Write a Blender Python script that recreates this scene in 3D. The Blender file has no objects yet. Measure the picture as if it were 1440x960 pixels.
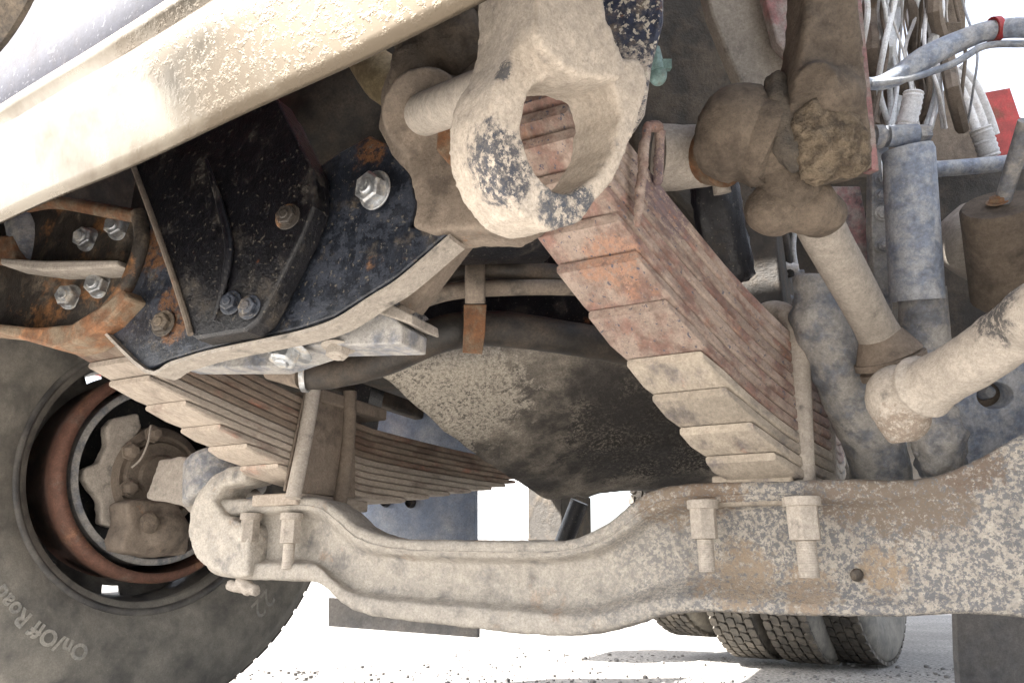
import bpy, bmesh, math, random
from mathutils import Vector, Matrix, noise
random.seed(7)
S = bpy.context.scene
C = S.collection
V = Vector

# ------------------------------------------------------------------ camera, sky, sun, exposure
CAMH = 0.31
FPX = 1050.0
TH, PH = math.radians(25.8), math.radians(17.0)
R_ = V((math.cos(TH), math.sin(TH), 0))
FH = V((-math.sin(TH), math.cos(TH), 0))
F_ = FH * math.cos(PH) + V((0, 0, 1)) * math.sin(PH)
U_ = -FH * math.sin(PH) + V((0, 0, 1)) * math.cos(PH)
EYE = V((0, 0, CAMH))
cd = bpy.data.cameras.new('camera'); cam = bpy.data.objects.new('camera', cd); C.objects.link(cam)
cam.matrix_world = Matrix(((R_.x, U_.x, -F_.x, EYE.x), (R_.y, U_.y, -F_.y, EYE.y), (R_.z, U_.z, -F_.z, EYE.z), (0, 0, 0, 1)))
cd.sensor_width = 36; cd.lens = FPX / 1440 * 36; cd.clip_start = 0.02; cd.clip_end = 2000
S.camera = cam
SUN = V((-0.55, -0.48, 0.78)).normalized()
w = bpy.data.worlds.new('World'); S.world = w; w.use_nodes = True
nt = w.node_tree; bg = nt.nodes['Background']
sky = nt.nodes.new('ShaderNodeTexSky'); sky.sky_type = 'NISHITA'; sky.sun_disc = False
sky.sun_elevation = math.asin(SUN.z); sky.sun_rotation = math.atan2(SUN.x, SUN.y)
sky.air_density = 1.0; sky.dust_density = 4.0; sky.ozone_density = 1.0
hz = nt.nodes.new('ShaderNodeHueSaturation'); hz.inputs['Saturation'].default_value = .4
nt.links.new(sky.outputs[0], hz.inputs['Color']); nt.links.new(hz.outputs[0], bg.inputs[0]); bg.inputs[1].default_value = 0.10
sl = bpy.data.lights.new('sun', 'SUN'); sl.energy = 5.0; sl.angle = math.radians(0.5); sl.color = (1, 0.965, 0.91)
so = bpy.data.objects.new('sun', sl); C.objects.link(so)
so.rotation_euler = SUN.to_track_quat('Z', 'Y').to_euler()
S.view_settings.view_transform = 'Standard'; S.view_settings.look = 'None'
S.view_settings.exposure = 2.78; S.view_settings.gamma = 1
S.cycles.max_bounces = 8; S.cycles.diffuse_bounces = 5

# ------------------------------------------------------------------ pixel -> place helpers (used for measuring where each piece stands)
def ray(x, y): return R_ * ((x - 720) / FPX) + U_ * ((480 - y) / FPX) + F_
def P(x, y, t): return EYE + ray(x, y) * t
def PL(x, y, p, n):
    r = ray(x, y); p = V(p); n = V(n)
    return EYE + r * ((p - EYE).dot(n) / r.dot(n))
def PY(x, y, Y): return PL(x, y, (0, Y, 0), (0, 1, 0))
def PX(x, y, X): return PL(x, y, (X, 0, 0), (1, 0, 0))

# ------------------------------------------------------------------ node materials
class NB:
    def __init__(s, name):
        s.m = bpy.data.materials.new(name); s.m.use_nodes = True
        s.t = s.m.node_tree; s.b = s.t.nodes['Principled BSDF']
        s.pos = s.t.nodes.new('ShaderNodeNewGeometry').outputs['Position']
    def n(s, ty, **k):
        o = s.t.nodes.new(ty)
        for a, b in k.items(): setattr(o, a, b)
        return o
    def l(s, a, b): s.t.links.new(a, b)
    def noise(s, sc, det=6, rough=0.6, off=0, dist=0, vec=None):
        if off or vec is not None:
            mp = s.n('ShaderNodeVectorMath', operation='ADD'); s.l(vec if vec is not None else s.pos, mp.inputs[0]); mp.inputs[1].default_value = (off, off * 1.7, off * .6)
            src = mp.outputs[0]
        else: src = s.pos
        o = s.n('ShaderNodeTexNoise'); s.l(src, o.inputs['Vector'])
        o.inputs['Scale'].default_value = sc; o.inputs['Detail'].default_value = det; o.inputs['Roughness'].default_value = rough; o.inputs['Distortion'].default_value = dist
        return o.outputs['Fac']
    def ramp(s, fac, a, b):
        o = s.n('ShaderNodeMapRange'); s.l(fac, o.inputs[0]); o.inputs[1].default_value = a; o.inputs[2].default_value = b
        o.inputs[3].default_value = 0; o.inputs[4].default_value = 1; o.interpolation_type = 'SMOOTHSTEP'
        return o.outputs[0]
    def mix(s, fac, a, b):
        o = s.n('ShaderNodeMix', data_type='RGBA')
        for i, v in ((0, fac), (6, a), (7, b)):
            if hasattr(v, 'is_output'): s.l(v, o.inputs[i])
            elif i == 0: o.inputs[0].default_value = v
            else: o.inputs[i].default_value = (*v[:3], 1)
        return o.outputs[2]
    def math(s, op, a, b=0.0):
        o = s.n('ShaderNodeMath', operation=op)
        for i, v in ((0, a), (1, b)):
            if hasattr(v, 'is_output'): s.l(v, o.inputs[i])
            else: o.inputs[i].default_value = v
        return o.outputs[0]
    def bump(s, h, strength, dist):
        o = s.n('ShaderNodeBump'); s.l(h, o.inputs['Height']); o.inputs['Strength'].default_value = strength; o.inputs['Distance'].default_value = dist
        s.l(o.outputs[0], s.b.inputs['Normal'])
        return o

def dirt(name, base, dust=(.36, .30, .235), rust=(.28, .105, .04), da=.5, ra=.15, sc=22, rb=.45, rd=.95, metal=0, bump=.5, bd=.003,
         speck=.0, speckc=(.55, .5, .42), spots=(), crack=0, stretch=None, mott=None, mx=None, fine=260, var=.35, edge=.09, off=None):
    """paint or bare metal under patchy dust, rust blotches, specks and named stains"""
    s = NB(name); off = random.uniform(1, 50) if off is None else off
    oi = s.n('ShaderNodeObjectInfo'); sv = s.n('ShaderNodeVectorMath', operation='SCALE'); sv.inputs[0].default_value = (13, 7, 5); s.l(oi.outputs['Random'], sv.inputs['Scale'])
    av = s.n('ShaderNodeVectorMath', operation='ADD'); s.l(s.pos, av.inputs[0]); s.l(sv.outputs[0], av.inputs[1]); truepos = s.pos; s.pos = av.outputs[0]
    if stretch:
        st_ = s.n('ShaderNodeVectorMath', operation='MULTIPLY'); s.l(s.pos, st_.inputs[0]); st_.inputs[1].default_value = stretch; s.pos = st_.outputs[0]
    n1 = s.noise(sc, 10, .68, off); n2 = s.noise(sc * .75, 10, .7, off + 7); nf = s.noise(fine, 4, .7, off + 3); nm = s.noise(sc * 3.3, 8, .65, off + 11)
    T = lambda a: .5 + (.5 - a) * .42
    md = s.ramp(n1, T(da) - edge, T(da) + edge) if da > 0 else None
    mr = s.ramp(n2, T(ra) - .045, T(ra) + .045) if ra > 0 else None
    col = s.mix(s.ramp(nm, .3, .7), [c * (1 - var) for c in base], [min(1, c * (1 + var)) for c in base])
    if mr is not None:
        rc = s.mix(s.ramp(nm, .35, .65), [c * .55 for c in rust], [min(1, c * 1.35) for c in rust]); col = s.mix(mr, col, rc)
    if md is not None:
        dc = s.mix(s.ramp(nm, .3, .72), [c * .84 for c in dust], [min(1, c * 1.12) for c in dust]); col = s.mix(md, col, dc)
    if mott:
        mc, msc, mamt, gsc, gamt = mott
        g1 = s.ramp(s.noise(gsc, 4, .6, off + 50), .5 + (.5 - gamt) * .5 - .08, .5 + (.5 - gamt) * .5 + .08)
        m1 = s.ramp(s.noise(msc, 6, .75, off + 51), .5 + (.5 - mamt) * .4 - .03, .5 + (.5 - mamt) * .4 + .03)
        if mx:
            sx = s.n('ShaderNodeSeparateXYZ'); s.l(truepos, sx.inputs[0]); gx = s.ramp(sx.outputs[0], mx[0], mx[1]); gx = s.math('ADD', s.math('MULTIPLY', gx, .8), .2)
            g1 = s.math('MULTIPLY', s.math('MAXIMUM', g1, gx), gx)
        col = s.mix(s.math('MULTIPLY', s.math('MULTIPLY', g1, m1), .85), col, mc)
    for (c, r, colr, k) in spots:
        d = s.n('ShaderNodeVectorMath', operation='DISTANCE'); s.l(truepos, d.inputs[0]); d.inputs[1].default_value = c
        q = s.math('DIVIDE', d.outputs['Value'], r)
        q = s.math('ADD', q, s.math('MULTIPLY', s.math('SUBTRACT', s.noise(sc * 4, 8, .75, off + 20), .5), k if k > 0 else 2.2))
        m = s.ramp(s.math('SUBTRACT', 1.0, q), -.2, .2)
        m = s.math('MULTIPLY', m, s.ramp(s.noise(150, 5, .8, off + 21), .40, .52))
        col = s.mix(m, col, colr)
    if speck > 0:
        sp = s.ramp(s.noise(fine * .8, 3, .6, off + 31), .66 - speck * .2, .70 - speck * .2); col = s.mix(sp, col, speckc)
    nff = s.noise(620, 3, .8, off + 60)
    gr = s.math('ADD', s.math('MULTIPLY', s.ramp(nf, .3, .72), .42), s.math('MULTIPLY', s.ramp(nff, .48, .72), .40))
    col = s.mix(gr, col, [c * .38 for c in (dust if da > .4 else base)])
    col = s.mix(s.math('MULTIPLY', s.ramp(s.noise(fine * 1.3, 4, .75, off + 70), .60, .72), .5), col, [min(1, c * 1.35) for c in (dust if da > .4 else base)])
    hts = s.math('ADD', s.math('MULTIPLY', n1, 1.0), s.math('ADD', s.math('MULTIPLY', nf, .45), s.math('ADD', s.math('MULTIPLY', nm, .6), s.math('MULTIPLY', nff, .15))))
    if md is not None: hts = s.math('ADD', hts, s.math('MULTIPLY', md, .3))
    if crack:
        vo = s.n('ShaderNodeTexVoronoi', feature='DISTANCE_TO_EDGE'); vo.inputs['Scale'].default_value = crack
        wv = s.n('ShaderNodeVectorMath', operation='ADD'); s.l(s.pos, wv.inputs[0])
        nn = s.n('ShaderNodeTexNoise'); nn.inputs['Scale'].default_value = 30; nn.inputs['Detail'].default_value = 5; s.l(s.pos, nn.inputs['Vector'])
        mu = s.n('ShaderNodeVectorMath', operation='SCALE'); s.l(nn.outputs['Color'], mu.inputs[0]); mu.inputs['Scale'].default_value = .05
        s.l(mu.outputs[0], wv.inputs[1]); s.l(wv.outputs[0], vo.inputs['Vector'])
        ck = s.ramp(vo.outputs['Distance'], .0, .022)
        gate = s.ramp(s.noise(14, 4, .6, off + 40), .36, .42)
        ck = s.math('MAXIMUM', ck, gate)
        col = s.mix(ck, [c * .3 for c in dust], col); hts = s.math('ADD', hts, s.math('MULTIPLY', ck, .5))
    hv = s.n('ShaderNodeHueSaturation'); s.l(col, hv.inputs['Color']); s.l(s.math('ADD', s.math('MULTIPLY', oi.outputs['Random'], .3), .85), hv.inputs['Value']); s.l(hv.outputs[0], s.b.inputs['Base Color'])
    rr = s.mix(md, (rb,) * 3, (rd,) * 3) if md is not None else None
    if rr is not None: s.l(rr, s.b.inputs['Roughness'])
    else: s.b.inputs['Roughness'].default_value = rb
    if metal:
        if md is not None: s.l(s.math('MULTIPLY', s.math('SUBTRACT', 1.0, md), metal), s.b.inputs['Metallic'])
        else: s.b.inputs['Metallic'].default_value = metal
    s.bump(hts, bump, bd)
    return s.m

M = {}
TAN = (.45, .40, .345); MUD = (.135, .105, .08); PINK = (.36, .22, .175)
BLK = (.026, .031, .043)
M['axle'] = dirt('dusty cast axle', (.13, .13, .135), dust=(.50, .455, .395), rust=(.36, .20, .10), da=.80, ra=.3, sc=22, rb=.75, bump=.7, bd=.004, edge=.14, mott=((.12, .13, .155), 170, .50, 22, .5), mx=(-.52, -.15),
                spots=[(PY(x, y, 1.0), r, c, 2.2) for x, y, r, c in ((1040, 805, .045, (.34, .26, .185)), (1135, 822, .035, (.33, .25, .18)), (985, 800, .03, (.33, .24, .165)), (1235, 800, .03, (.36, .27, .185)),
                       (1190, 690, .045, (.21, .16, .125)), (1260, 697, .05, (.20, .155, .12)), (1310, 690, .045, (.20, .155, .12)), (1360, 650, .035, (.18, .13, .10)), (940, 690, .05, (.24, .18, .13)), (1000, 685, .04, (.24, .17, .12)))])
M['tan'] = dirt('tan dust coat', (.12, .11, .10), dust=TAN, da=.84, ra=.15, sc=24, rb=.7, bump=.5)
M['grey_dust'] = dirt('grey dusty paint', (.17, .185, .22), dust=(.43, .41, .385), da=.55, ra=.05, sc=30, rb=.5, bump=.5)
M['blue_dust'] = dirt('blue grey dusty steel', (.24, .28, .36), dust=(.50, .51, .53), da=.5, ra=0, sc=34, rb=.5, bump=.4)
M['flap'] = dirt('dusty grey flap', (.13, .13, .135), dust=(.24, .225, .21), da=.6, ra=0, sc=14, rb=.7, edge=.2)
M['clipgreen'] = dirt('pale green plastic', (.16, .25, .24), dust=(.2, .19, .16), da=.3, ra=0, sc=40, rb=.4)
M['blk'] = dirt('chipped black paint', BLK, dust=(.2, .16, .115), rust=(.22, .12, .065), da=.2, ra=.1, sc=20, rb=.28, rd=.8, bump=.5, bd=.0025, speck=.15, speckc=(.2, .18, .15), mott=((.075, .085, .11), 45, .5, 9, .6), spots=[(PY(x, y, .57), r, (.24, .12, .06), 2.4) for x, y, r in ((236, 425, .018), (215, 350, .03), (520, 205, .02), (240, 460, .02))])
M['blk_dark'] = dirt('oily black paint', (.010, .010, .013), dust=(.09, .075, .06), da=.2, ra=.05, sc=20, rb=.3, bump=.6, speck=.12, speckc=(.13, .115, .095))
M['blk_blue'] = dirt('flaked blue black paint', (.018, .024, .05), dust=(.26, .21, .16), rust=(.25, .12, .06), da=.33, ra=.2, sc=40, rb=.35, bump=.7, speck=.5, spots=[(P(895, 130, .60), .035, (.42, .37, .32), 2.0)])
M['rust'] = dirt('brown rust', (.20, .085, .035), dust=(.25, .19, .13), rust=(.29, .135, .06), da=.45, ra=.3, sc=22, rb=.8, bump=.6)
M['rusty_blk'] = dirt('rusting black casting', (.045, .038, .032), dust=(.22, .175, .13), rust=(.30, .145, .06), da=.38, ra=.36, sc=16, rb=.5, bump=.6)
M['drum'] = dirt('rusted drum', (.13, .062, .042), dust=(.16, .125, .10), rust=(.21, .105, .06), da=.25, ra=.3, sc=18, rb=.8, bump=.4, var=.25)
M['leaf_r'] = dirt('pink rusty spring steel', (.24, .135, .11), dust=(.42, .33, .275), rust=(.38, .195, .12), da=.55, ra=.24, sc=24, rb=.85, bump=.7, bd=.004,
                   speck=.15, speckc=(.10, .10, .14), stretch=(1, .5, 1), spots=[(PX(930, 415, -.2), .05, (.47, .235, .125), 1.6), (P(950, 260, .78), .05, (.17, .12, .13), 2.6), (P(860, 370, .73), .03, (.44, .25, .17), 2.4)])
M['leaf_d'] = dirt('dusty spring leaf', (.17, .15, .15), dust=(.44, .38, .31), rust=(.36, .17, .10), da=.72, ra=.2, sc=24, rb=.85, bump=.6, bd=.004, stretch=(1, .35, 1))
M['leaf_l'] = dirt('brown dusty spring leaf', (.14, .085, .06), dust=(.27, .21, .16), rust=(.27, .12, .08), da=.58, ra=.3, sc=18, rb=.85, bump=.7, stretch=(1, .35, 1))
M['leaf_lp'] = dirt('pale dusty spring leaf', (.2, .15, .125), dust=(.45, .385, .32), rust=(.36, .18, .13), da=.74, ra=.25, sc=18, rb=.85, bump=.5, stretch=(1, .35, 1))
M['mud'] = dirt('dried brown mud', (.10, .078, .06), dust=(.175, .138, .105), da=.6, ra=.0, sc=20, rb=.95, bump=.7, bd=.005, crack=7, fine=180)
M['crust'] = dirt('crusted mud', (.12, .088, .062), dust=(.27, .21, .145), da=.62, ra=.0, sc=60, rb=.95, bump=1.0, bd=.008, fine=150)
M['brown'] = dirt('brown dust coat', (.12, .095, .075), dust=(.235, .19, .15), rust=(.3, .13, .05), da=.7, ra=.2, sc=18, rb=.85, bump=.5)
M['zinc'] = dirt('zinc plated steel', (.62, .64, .66), dust=(.5, .45, .38), da=.36, ra=0, sc=60, rb=.35, rd=.7, metal=.85, bump=.25, bd=.001, var=.12)
M['rubber'] = dirt('tyre rubber', (.065, .063, .06), dust=(.26, .24, .205), da=.56, ra=0, sc=9, rb=.75, bump=.35, bd=.002, fine=320, edge=.2, var=.2)
M['rubber_b'] = dirt('tyre tread rubber', (.04, .038, .035), dust=(.16, .14, .115), da=.45, ra=0, sc=14, rb=.8, bump=.3, edge=.2)
M['rim'] = dirt('dusty dark rim', (.035, .035, .038), dust=(.20, .185, .165), da=.45, ra=0, sc=14, rb=.4, bump=.3, edge=.2)
M['hose'] = dirt('black rubber hose', (.022, .020, .018), dust=(.13, .10, .075), da=.35, ra=0, sc=14, rb=.5, bump=.4, edge=.2)
M['pipe'] = dirt('dusty pipe', (.10, .09, .08), dust=(.34, .28, .225), da=.72, ra=.1, sc=22, rb=.7, bump=.5)
M['blueplate'] = dirt('blue primed plate', (.15, .19, .27), dust=(.38, .40, .43), da=.36, ra=0, sc=9, rb=.55, bump=.3, edge=.2, var=.2)
M['white'] = dirt('white paint', (.78, .80, .82), dust=(.55, .52, .48), da=.2, ra=0, sc=20, rb=.5, bump=.2, var=.05)
M['cable_w'] = dirt('pale cable sleeve', (.78, .77, .77), dust=(.66, .62, .58), da=.3, ra=0, sc=20, rb=.6, bump=.3, var=.1)
M['red'] = dirt('red paint', (.42, .03, .03), dust=(.26, .12, .09), da=.35, ra=0, sc=12, rb=.4, bump=.3)
M['pinkpaint'] = dirt('faded red painted rail', (.36, .17, .17), dust=(.42, .36, .33), rust=(.06, .06, .09), da=.5, ra=.3, sc=30, rb=.7, bump=.6)
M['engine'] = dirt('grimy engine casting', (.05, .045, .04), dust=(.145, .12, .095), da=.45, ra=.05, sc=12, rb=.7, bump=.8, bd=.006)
M['pan'] = dirt('muddy oil pan', (.075, .066, .058), dust=(.38, .335, .275), da=.40, ra=0, sc=9, rb=.6, bump=.7, bd=.006, edge=.16,
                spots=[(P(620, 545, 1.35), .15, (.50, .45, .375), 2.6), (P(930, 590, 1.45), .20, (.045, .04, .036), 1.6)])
M['lite'] = dirt('warm plastic', (.50, .40, .24), dust=(.45, .36, .24), da=.4, ra=0, sc=20, rb=.5, bump=.3)
TP = V((0, 0, 0))
cN = P(790, 200, .52); N_ = -F_ * math.cos(math.radians(33)) + R_ * math.sin(math.radians(33))
def tspot(x, y, r, c, k=1.8): return (PL(x, y, cN, N_), r, c, k)
M['tow'] = dirt('dust on tow eye', (.11, .11, .125), dust=(.46, .40, .335), rust=(.42, .30, .20), da=.9, ra=.1, sc=30, rb=.7, bump=.6, bd=.003, mott=((.18, .17, .165), 90, .3, 16, .25),
                spots=[tspot(690, 238, .030, (.035, .042, .06), 1.9), tspot(800, 292, .024, (.05, .06, .08), 1.9), tspot(704, 95, .009, (.05, .055, .065), 1.5), tspot(800, 60, .014, (.10, .09, .085), 1.5)])

M['lilac'] = dirt('painted reflection on bumper face', (.040, .041, .058), dust=(.062, .058, .068), da=.35, ra=0, sc=30, rb=.75, rd=.85, metal=0, bump=.2, bd=.001, speck=.2, speckc=(.14, .14, .16), var=.15)  # lilac grey stands in for what the upper bumper face reflects
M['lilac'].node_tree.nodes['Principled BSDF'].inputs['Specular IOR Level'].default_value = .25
# dirt film on chrome; browner right part and speckle imitate reflected gravel
s = NB('chrome with film and painted reflection'); s.b.inputs['Metallic'].default_value = .92
n1 = s.noise(9, 8, .6, 4); n2 = s.noise(3, 4, .5, 9)
sx = s.n('ShaderNodeSeparateXYZ'); s.l(s.pos, sx.inputs[0]); gx = s.ramp(sx.outputs[0], -.55, -.22)
n1 = s.math('ADD', n1, s.math('MULTIPLY', gx, .22)); fm = s.ramp(n1, .42, .70)
speck = s.ramp(s.noise(150, 4, .7, 2), .50, .62)
s.l(s.mix(s.math('MULTIPLY', fm, .8), (.20, .178, .145), (.105, .082, .058)), s.b.inputs['Base Color'])
s.l(s.mix(fm, (.24,) * 3, (.5,) * 3), s.b.inputs['Roughness'])
mp = s.n('ShaderNodeMapping'); s.l(s.pos, mp.inputs[0]); mp.inputs['Scale'].default_value = (1, .35, .35)
h = s.noise(70, 5, .6, 0.01, vec=mp.outputs[0]); h = s.math('ADD', s.math('MULTIPLY', h, .3), s.math('MULTIPLY', s.math('MULTIPLY', speck, fm), gx)); s.bump(h, .22, .004)
M['chrome'] = s.m

# ground
s = NB('pale gravel yard')
n1 = s.noise(1.2, 8, .6, 3); n2 = s.noise(60, 6, .7, 5); n3 = s.noise(.5, 5, .5, 8)
c = s.mix(s.ramp(n1, .35, .65), (.25, .24, .225), (.40, .38, .35)); c = s.mix(s.ramp(n2, .42, .62), c, (.13, .12, .115))
s.l(c, s.b.inputs['Base Color']); s.b.inputs['Roughness'].default_value = .9; s.bump(n2, .6, .01)
M['ground'] = s.m

# ------------------------------------------------------------------ mesh helpers
def empty(name, loc, parent=None):
    o = bpy.data.objects.new(name, None); C.objects.link(o); o.empty_display_size = .05
    if parent: o.parent = parent; o.matrix_parent_inverse = Matrix()
    o.location = V(loc) - (wloc(parent) if parent else V())
    return o
def wloc(o):
    l = V()
    while o: l += o.location; o = o.parent
    return l
def mk(name, vf, mat, parent=None, label=None, smooth=True, bevel=0, bseg=2, sub=0, remesh=0, sm=0, disp=0, dscale=.03, auto=True, kind=None, solid=0, disp2=0, d2=.01):
    v, f = vf
    # the origin sits at the middle of the piece
    c = V()
    for p in v: c += V(p)
    c /= max(1, len(v))
    me = bpy.data.meshes.new(name); me.from_pydata([V(p) - c for p in v], [], f)
    bm = bmesh.new(); bm.from_mesh(me); bmesh.ops.remove_doubles(bm, verts=bm.verts, dist=1e-6); bmesh.ops.recalc_face_normals(bm, faces=bm.faces); bm.to_mesh(me); bm.free()
    me.materials.append(M[mat] if isinstance(mat, str) else mat)
    for p in me.polygons: p.use_smooth = smooth
    o = bpy.data.objects.new(name, me); C.objects.link(o)
    if parent: o.parent = parent
    o.location = c - (wloc(parent) if parent else V())
    if label: o['label'] = label
    if kind: o['kind'] = kind
    if solid: m = o.modifiers.new('s', 'SOLIDIFY'); m.thickness = solid; m.offset = 0
    if bevel: m = o.modifiers.new('b', 'BEVEL'); m.width = bevel; m.segments = bseg; m.limit_method = 'ANGLE'; m.angle_limit = math.radians(35); m.harden_normals = False
    if sub: m = o.modifiers.new('ss', 'SUBSURF'); m.levels = sub; m.render_levels = sub
    if remesh: m = o.modifiers.new('r', 'REMESH'); m.mode = 'VOXEL'; m.voxel_size = remesh; m.use_smooth_shade = True
    if sm: m = o.modifiers.new('sm', 'SMOOTH'); m.iterations = sm; m.factor = .7
    for (dd, ds) in ((disp, dscale), (disp2, d2)):
        if dd:
            k = 'cl%g' % ds; tx = bpy.data.textures.get(k) or bpy.data.textures.new(k, 'CLOUDS'); tx.noise_scale = ds; tx.noise_depth = 3
            m = o.modifiers.new('d', 'DISPLACE'); m.texture = tx; m.strength = dd; m.mid_level = .5; m.texture_coords = 'GLOBAL'
    if smooth and not remesh and auto:
        me.set_sharp_from_angle(angle=math.radians(42))
    return o
def join(*l):
    v, f = [], []
    for a, b in l:
        k = len(v); v += [V(p) for p in a]; f += [[i + k for i in q] for q in b]
    return v, f
def cr(pts, n):
    """smooth curve through points"""
    pts = [V(p) for p in pts]; out = []
    if len(pts) == 2: return [pts[0].lerp(pts[1], i / n) for i in range(n + 1)]
    for i in range(len(pts) - 1):
        p0 = pts[max(0, i - 1)]; p1 = pts[i]; p2 = pts[i + 1]; p3 = pts[min(len(pts) - 1, i + 2)]
        for k in range(n):
            t = k / n
            out.append(.5 * ((2 * p1) + (p2 - p0) * t + (2 * p0 - 5 * p1 + 4 * p2 - p3) * t * t + (3 * p1 - p0 - 3 * p2 + p3) * t ** 3))
    out.append(pts[-1]); return out
def tube(pts, rad, seg=20, n=1, cap=True, closed=False):
    pts = [V(p) for p in pts]
    if not isinstance(rad, (list, tuple)): rad = [rad] * len(pts)
    if n > 1:
        m = len(pts) - 1; P2 = cr(pts, n); r2 = []
        for i in range(m):
            for k in range(n): r2.append(rad[i] + (rad[i + 1] - rad[i]) * k / n)
        r2.append(rad[-1]); pts, rad = P2, r2
    v, f = [], []; up = None; N = len(pts)
    for i, p in enumerate(pts):
        a = pts[(i - 1) % N] if closed else pts[max(0, i - 1)]; b = pts[(i + 1) % N] if closed else pts[min(N - 1, i + 1)]
        d = b - a
        if d.length < 1e-9: d = (pts[min(N - 1, i + 2)] - pts[max(0, i - 2)])
        d = d.normalized()
        if up is None:
            up = d.orthogonal().normalized()
        up = (up - d * up.dot(d)).normalized(); w2 = d.cross(up)
        for k in range(seg):
            t = 2 * math.pi * k / seg; v.append(p + (up * math.cos(t) + w2 * math.sin(t)) * rad[i])
    for i in range(N if closed else N - 1):
        for k in range(seg):
            a = i * seg + k; b = i * seg + (k + 1) % seg; c2 = ((i + 1) % N) * seg
            f.append([a, b, c2 + (k + 1) % seg, c2 + k])
    if cap and not closed: f.append(list(range(seg))[::-1]); f.append([(N - 1) * seg + k for k in range(seg)])
    return v, f
def lathe(prof, o, ax, seg=48, closed=False, upv=None):
    """prof: (radius, distance along the axis)"""
    ax = V(ax).normalized(); o = V(o)
    u = V(upv) if upv else ax.orthogonal(); u = (u - ax * u.dot(ax)).normalized(); w2 = ax.cross(u)
    v, f = [], []
    for r, h in prof:
        for k in range(seg):
            t = 2 * math.pi * k / seg; v.append(o + ax * h + (u * math.cos(t) + w2 * math.sin(t)) * max(r, 1e-5))
    n = len(prof)
    for i in range(n if closed else n - 1):
        j = (i + 1) % n
        for k in range(seg): f.append([i * seg + k, i * seg + (k + 1) % seg, j * seg + (k + 1) % seg, j * seg + k])
    return v, f
def prism(pts, vec):
    pts = [V(p) for p in pts]; n = len(pts); vec = V(vec)
    v = pts + [p + vec for p in pts]
    f = [list(range(n))[::-1], [n + i for i in range(n)]] + [[i, (i + 1) % n, n + (i + 1) % n, n + i] for i in range(n)]
    return v, f
def ringprism(outer, inner, vec):
    """plate with a hole; both loops resampled by angle"""
    vec = V(vec); c = V()
    for p in inner: c += V(p)
    c /= len(inner); nrm = vec.normalized(); u = nrm.orthogonal().normalized(); w2 = nrm.cross(u); K = 72
    def samp(loop):
        L = [((V(p) - c).dot(u), (V(p) - c).dot(w2)) for p in loop]; out = []
        for k in range(K):
            t = 2 * math.pi * k / K; dx, dy = math.cos(t), math.sin(t); best = None
            for i in range(len(L)):
                x1, y1 = L[i]; x2, y2 = L[(i + 1) % len(L)]
                den = dx * (y2 - y1) - dy * (x2 - x1)
                if abs(den) < 1e-12: continue
                s1 = (x1 * (y2 - y1) - y1 * (x2 - x1)) / den; q = (x1 * dy - y1 * dx) / den
                if s1 > 0 and -1e-6 <= q <= 1 + 1e-6 and (best is None or s1 > best): best = s1
            out.append(c + u * dx * best + w2 * dy * best)
        return out
    A, B = samp(outer), samp(inner); v = A + B + [p + vec for p in A] + [p + vec for p in B]; f = []
    for k in range(K):
        j = (k + 1) % K
        f += [[k, j, K + j, K + k], [2 * K + k, 3 * K + k, 3 * K + j, 2 * K + j], [k, 2 * K + k, 2 * K + j, j], [K + k, K + j, 3 * K + j, 3 * K + k]]
    return v, f
def box(c, x, y, z):
    c, x, y, z = V(c), V(x), V(y), V(z)
    v = [c + x * a + y * b + z * d for a in (-1, 1) for b in (-1, 1) for d in (-1, 1)]
    return v, [[0, 1, 3, 2], [4, 6, 7, 5], [0, 4, 5, 1], [2, 3, 7, 6], [0, 2, 6, 4], [1, 5, 7, 3]]
def blob(c, rx, ry=None, rz=None, ax=None, seg=20):
    ry = ry or rx; rz = rz or rx; c = V(c); X, Y, Z = ax or (R_, U_, F_)
    v, f = [], []; nr = seg // 2
    for i in range(nr + 1):
        a = math.pi * i / nr
        for k in range(seg):
            t = 2 * math.pi * k / seg
            v.append(c + X * rx * math.sin(a) * math.cos(t) + Y * ry * math.cos(a) + Z * rz * math.sin(a) * math.sin(t))
    for i in range(nr):
        for k in range(seg): f.append([i * seg + k, i * seg + (k + 1) % seg, (i + 1) * seg + (k + 1) % seg, (i + 1) * seg + k])
    return v, f
def grid(rows, capends=True, closed=False):
    """rows: list of equal length point rows; closed wraps each row"""
    v = [V(p) for r in rows for p in r]; n = len(rows[0]); f = []
    for i in range(len(rows) - 1):
        for k in range(n if closed else n - 1):
            j = (k + 1) % n; f.append([i * n + k, i * n + j, (i + 1) * n + j, (i + 1) * n + k])
    if closed and capends: f.append(list(range(n))[::-1]); f.append([(len(rows) - 1) * n + k for k in range(n)])
    return v, f
def srows(stations, n):
    """interpolate between stations of matching point rows"""
    cols = [cr([st[k] for st in stations], n) for k in range(len(stations[0]))]
    return [[c[i] for c in cols] for i in range(len(cols[0]))]
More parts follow.
